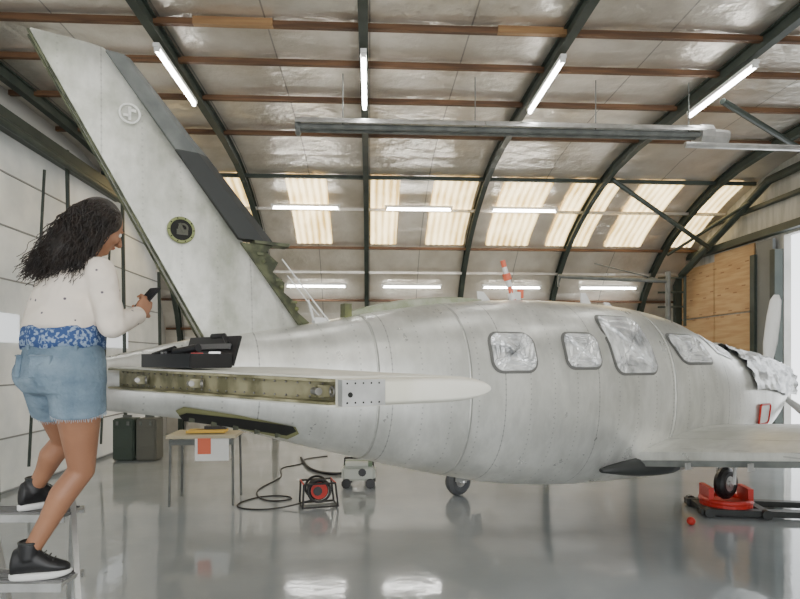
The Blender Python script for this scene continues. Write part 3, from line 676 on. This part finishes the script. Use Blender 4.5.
def sweatmat():
    m,t,b=newmat('cream_sweater'); N=t.nodes; L=t.links
    tc=N.new('ShaderNodeTexCoord'); v=N.new('ShaderNodeTexVoronoi'); v.inputs['Scale'].default_value=19; L.new(tc.outputs['Object'],v.inputs['Vector'])
    q=N.new('ShaderNodeMath'); q.operation='LESS_THAN'; q.inputs[1].default_value=.11; L.new(v.outputs['Distance'],q.inputs[0])
    x=N.new('ShaderNodeMix'); x.data_type='RGBA'; L.new(q.outputs[0],x.inputs['Factor']); x.inputs[6].default_value=(.76,.68,.59,1); x.inputs[7].default_value=(.12,.10,.12,1); L.new(x.outputs[2],b.inputs['Base Color'])
    b.inputs['Roughness'].default_value=.9
    n=N.new('ShaderNodeTexNoise'); n.inputs['Scale'].default_value=8; L.new(tc.outputs['Object'],n.inputs['Vector']); bp=N.new('ShaderNodeBump'); bp.inputs['Strength'].default_value=1.0; bp.inputs['Distance'].default_value=.03; L.new(n.outputs['Fac'],bp.inputs['Height']); L.new(bp.outputs[0],b.inputs['Normal'])
    return m
def wr_disp(k,f):
    def g(c): 
        w=math.sin(c.z*f+3*math.sin(c.x*9)+c.y*11)*k; return (w*.6,-w*.8,0)
    return g
bm=bmesh.new()
rings=[ell((-.012,.0,1.725),.176,.133,rx_,fx),ell((-.012,.0,1.74),.188,.145,rx_,fx),ell((-.005,-.002,1.78),.184,.142,rx_,fx),ell((.010,-.003,1.86),.176,.132,rx_,fx),ell((.03,-.003,1.93),.176,.122,rx_,fx),ell((.045,.0,1.985),.158,.105,rx_,fx),ell((.055,.005,2.02),.105,.080,rx_,fx),ell((.06,.008,2.045),.068,.062,rx_,fx)]
loftrings(bm,rings)
RS,RE=V((.185,-.075,1.965)),V((.235,-.075,1.745)); LS,LE=V((-.095,.09,1.965)),V((-.02,.24,1.74))
frustum_chain(bm,[V((.13,-.04,1.965)),RS,RS.lerp(RE,.5),RE,RE.lerp(RW,.5),RW-(RW-RE).normalized()*.02],[.075,.066,.060,.056,.048,.039],18)
frustum_chain(bm,[V((-.04,.05,1.965)),LS,LS.lerp(LE,.5),LE,LE.lerp(LW,.5),LW-(LW-LE).normalized()*.02],[.075,.066,.060,.056,.048,.039],18)
bake(bm,'sweater',sweatmat(),.007,4,disp=wr_disp(.0055,52))
bm=bmesh.new()
for wr0,e in ((RW,RE),(LW,LE)):
    d=(wr0-e).normalized(); torus(bm,wr0-d*.012,.030,.009,d,mi=0); torus(bm,wr0-d*.026,.032,.009,d,mi=0)
finish(bm,'cuffs',mat('cuff_knit',(.68,.61,.52),.9),W,True)
bm=bmesh.new(); rings=[]
for i,(z,k) in enumerate(((1.655,.003),(1.68,.006),(1.70,.004),(1.73,.0),(1.75,-.02))):
    rings.append([V((-.012,.0,z+.010*math.sin(j*.9)))+rx_*(.186+k+.006*math.sin(j*1.7))*math.cos(2*math.pi*j/40)+fx*(.146+k+.006*math.sin(j*2.3))*math.sin(2*math.pi*j/40) for j in range(40)])
loftrings(bm,rings,cap=True); finish(bm,'blue_shirt',mat('blue_patterned_cotton',(.03,.07,.20),.8,c2=(.26,.34,.47),scale=70,detail=1,lo=.50,hi=.60),W,True)
denim=mat('denim',(.12,.18,.24),.85,c2=(.23,.31,.38),scale=9,bump=.5,bscale=60,lo=.35,hi=.7)
bm=bmesh.new(); ox=V((-.006,0,0))
rings=[ell(ox+V((.0,.0,1.69)),.163,.13,rx_,fx),ell(ox+V((.0,-.002,1.66)),.178,.142,rx_,fx),ell(ox+V((.0,-.008,1.59)),.194,.152,rx_,fx),ell(ox+V((.0,-.012,1.51)),.200,.155,rx_,fx),ell(ox+V((.0,-.005,1.465)),.194,.143,rx_,fx),ell(ox+V((0,0,1.45)),.14,.10,rx_,fx)]
loftrings(bm,rings)
TH=((RH,RK,.33),(LH,LK,.40))
for H,K,t in TH:
    ball(bm,H,.108); e=H.lerp(K,t); d=(K-H).normalized(); rod(bm,H-d*.02,e,.112,.108,24)
for sd in (-1,1): ball(bm,ox+V((0,0,1.54))+rx_*sd*.075-fx*.082,.085,seg=18)
bake(bm,'denim_shorts',denim,.006,4,disp=wr_disp(.003,70))
bm=bmesh.new()
for H,K,t in TH:
    e=H.lerp(K,t); d=(K-H).normalized(); q=d.to_track_quat('Z','Y').to_matrix()
    for k in range(90):
        a=2*math.pi*k/90; p=e+q@V((.104*math.cos(a),.104*math.sin(a),-.004)); rod(bm,p,p+d*random.uniform(.008,.022)+V((random.uniform(-.004,.004),0,0)),.0018,.0008,seg=4)
finish(bm,'frayed_hem',mat('frayed_cotton',(.42,.48,.54),.9),W)
bm=bmesh.new()
for sd in (-1,1):
    m=Matrix((rx_,fx,V((0,0,1)))).transposed()@Matrix.Rotation(sd*.42,3,'Z')@Matrix.Rotation(-.12,3,'X')
    c=ox+V((0,0,1.575))+rx_*sd*.085-fx*.146
    bx(bm,c,(.090,.018,.095),0,m); bx(bm,c+V((0,0,.042)),(.092,.020,.005),1,m)
bmesh.ops.bevel(bm,geom=bm.edges[:],offset=.003,segments=1,affect='EDGES')
for k in range(5):
    a=math.radians(200+35*k); p=ox+rx_*.182*math.cos(a)+fx*.146*math.sin(a); bx(bm,V((p.x,p.y,1.665)),(.012,.012,.045),0)
finish(bm,'pockets_and_loops',[denim,mat('denim_stitch',(.3,.35,.4),.8)],W)
def shoe(An,ang,zs,nm):
    d=V((math.cos(ang),math.sin(ang),0)); t=V((-d.y,d.x,0)); bm=bmesh.new()
    c=V((An.x,An.y,zs))
    def out(l,w): return c+d*l+t*w
    rings=[]
    for z,g in ((.0,-.003),(.008,.003),(.026,.003),(.03,-.002)):
        r=[]
        for k in range(32):
            a=2*math.pi*k/32; l=.045+.118*math.cos(a); wv=(.034+.010*math.cos(a)*(1 if math.cos(a)>0 else .2))
            r.append(out(l*(1)+g*math.cos(a),(wv+g)*math.sin(a))+V((0,0,z+(.012*max(0,math.cos(a))**3 if z<.01 else 0))))
        rings.append(r)
    loftrings(bm,rings); finish(bm,nm+'_sole',mat('white_sole',(.75,.75,.73),.6),W,True)
    bm=bmesh.new(); rings=[]
    for l,h,w in ((-.068,.07,.022),(-.058,.11,.033),(-.02,.125,.036),(.02,.12,.036),(.045,.095,.037),(.08,.068,.039),(.115,.052,.037),(.145,.04,.026),(.157,.03,.012)):
        rings.append([out(l,w*math.cos(2*math.pi*k/20))+V((0,0,.024+h/2-.004+(h/2)*math.sin(2*math.pi*k/20))) for k in range(20)])
    loftrings(bm,rings); rod(bm,An+V((0,0,-.02)),An+V((.004,.002,.05)),.043,.045,20)
    bake(bm,nm+'_upper',mat('black_leather',(.012,.012,.013),.45),.005,3)
    bm=bmesh.new()
    for k in range(4):
        p=out(.042+.018*k,0)+V((0,0,.122-.014*k)); rod(bm,p-t*.022,p+t*.022,.003,seg=6)
    torus(bm,An+V((.004,.002,.05)),.041,.006,(0,0,1)); finish(bm,nm+'_laces',M['bootdk'],W)
shoe(RA,.30,.668,'right_shoe'); shoe(LA,.9,.888,'left_shoe')
bm=bmesh.new()
ball(bm,H3(-.018,0,.026),.096,seg=24,scale=(.93,1.0,1.02),rot=hm); ball(bm,H3(-.035,0,-.02),.085,seg=20)
frustum_chain(bm,[H3(-.035,0,-.01),V((.070,-.03,2.12)),V((.050,-.06,2.06)),V((.035,-.085,2.01))],[.085,.090,.085,.055],18)
bake(bm,'hair_mass',hairm,.008,8)
cu=bpy.data.curves.new('hair_curls','CURVE'); cu.dimensions='3D'; cu.bevel_depth=.0026; cu.bevel_resolution=1; cu.materials.append(hairm)
for i in range(1800):
    th=random.uniform(0,2*math.pi); el=math.asin(random.uniform(-.15,1))
    rt=V((math.cos(th)*math.cos(el),math.sin(th)*math.cos(el),math.sin(el)))
    if rt.y>.45 and rt.z<.75: continue
    p0=H3(rt.y*.095-.015,rt.x*.088,rt.z*.098+.014)
    u=random.random()
    tx=-.115+.26*u**.85+random.gauss(0,.010); ty=-.135+.09*abs(u-.4)+random.gauss(0,.02); tz=1.955+.05*abs(u-.3)+random.gauss(0,.024)
    if rt.x>.2: tx=max(tx,random.uniform(.0,.15)); ty-=.01
    if rt.x<-.2: tx=min(tx,random.uniform(-.12,.03))
    if random.random()<.3: tz+=random.uniform(.03,.10); tx=tx*.75+.02
    p3=V((tx,ty,tz)); o2=(p0-HC); o2.z=max(o2.z,0)*.35; o2.x*=.7
    p1=p0+o2.normalized()*random.uniform(.015,.045)+V((-.004,-.022,-.01))
    p2=V((p0.x*.45+tx*.55-.004,p0.y*.3+ty*.7-.03,tz+.08))
    sp=cu.splines.new('POLY'); NP=26; sp.points.add(NP-1); ph=random.uniform(0,6.28); fr=random.uniform(2.5,5.0); am=random.uniform(.004,.010)
    for k in range(NP):
        t=k/(NP-1); b=p0*(1-t)**3+p1*3*t*(1-t)**2+p2*3*t*t*(1-t)+p3*t**3
        w=am*min(1,t*2.5); b=b+V((math.cos(ph+fr*t*6.28)*w,math.sin(ph+fr*t*6.28)*w,math.sin(ph*2+fr*t*4)*w*.4))
        sp.points[k].co=(*b,1); sp.points[k].radius=1-.6*t
hc=bpy.data.objects.new('hair_curls',cu); SC.collection.objects.link(hc); hc.parent=W
# ================================================================ WORLD, CAMERA
w=bpy.data.worlds.new('World'); SC.world=w; w.use_nodes=True; bg=w.node_tree.nodes['Background']; bg.inputs[0].default_value=(.94,.97,1,1); bg.inputs[1].default_value=3.2
def area(name,loc,rot,sx,sy,p,col):
    l=bpy.data.lights.new(name,'AREA'); l.shape='RECTANGLE'; l.size=sx; l.size_y=sy; l.energy=p; l.color=col
    o=bpy.data.objects.new(name,l); SC.collection.objects.link(o); o.location=loc; o.rotation_euler=rot; return o
area('added_doorway_fill',(1.15,YN-.3,2.0),(math.radians(90),0,0),8,3.6,190,(1,.99,.96))  # fill lamp added at the unseen doorway to brighten the near side
cam=bpy.data.cameras.new('camera'); co=bpy.data.objects.new('camera',cam); SC.collection.objects.link(co)
co.location=(0,0,1.6); co.rotation_euler=(math.radians(90),0,-A); cam.lens=580/800*36; cam.sensor_width=36; cam.shift_y=.0756; cam.clip_start=.05
SC.camera=co
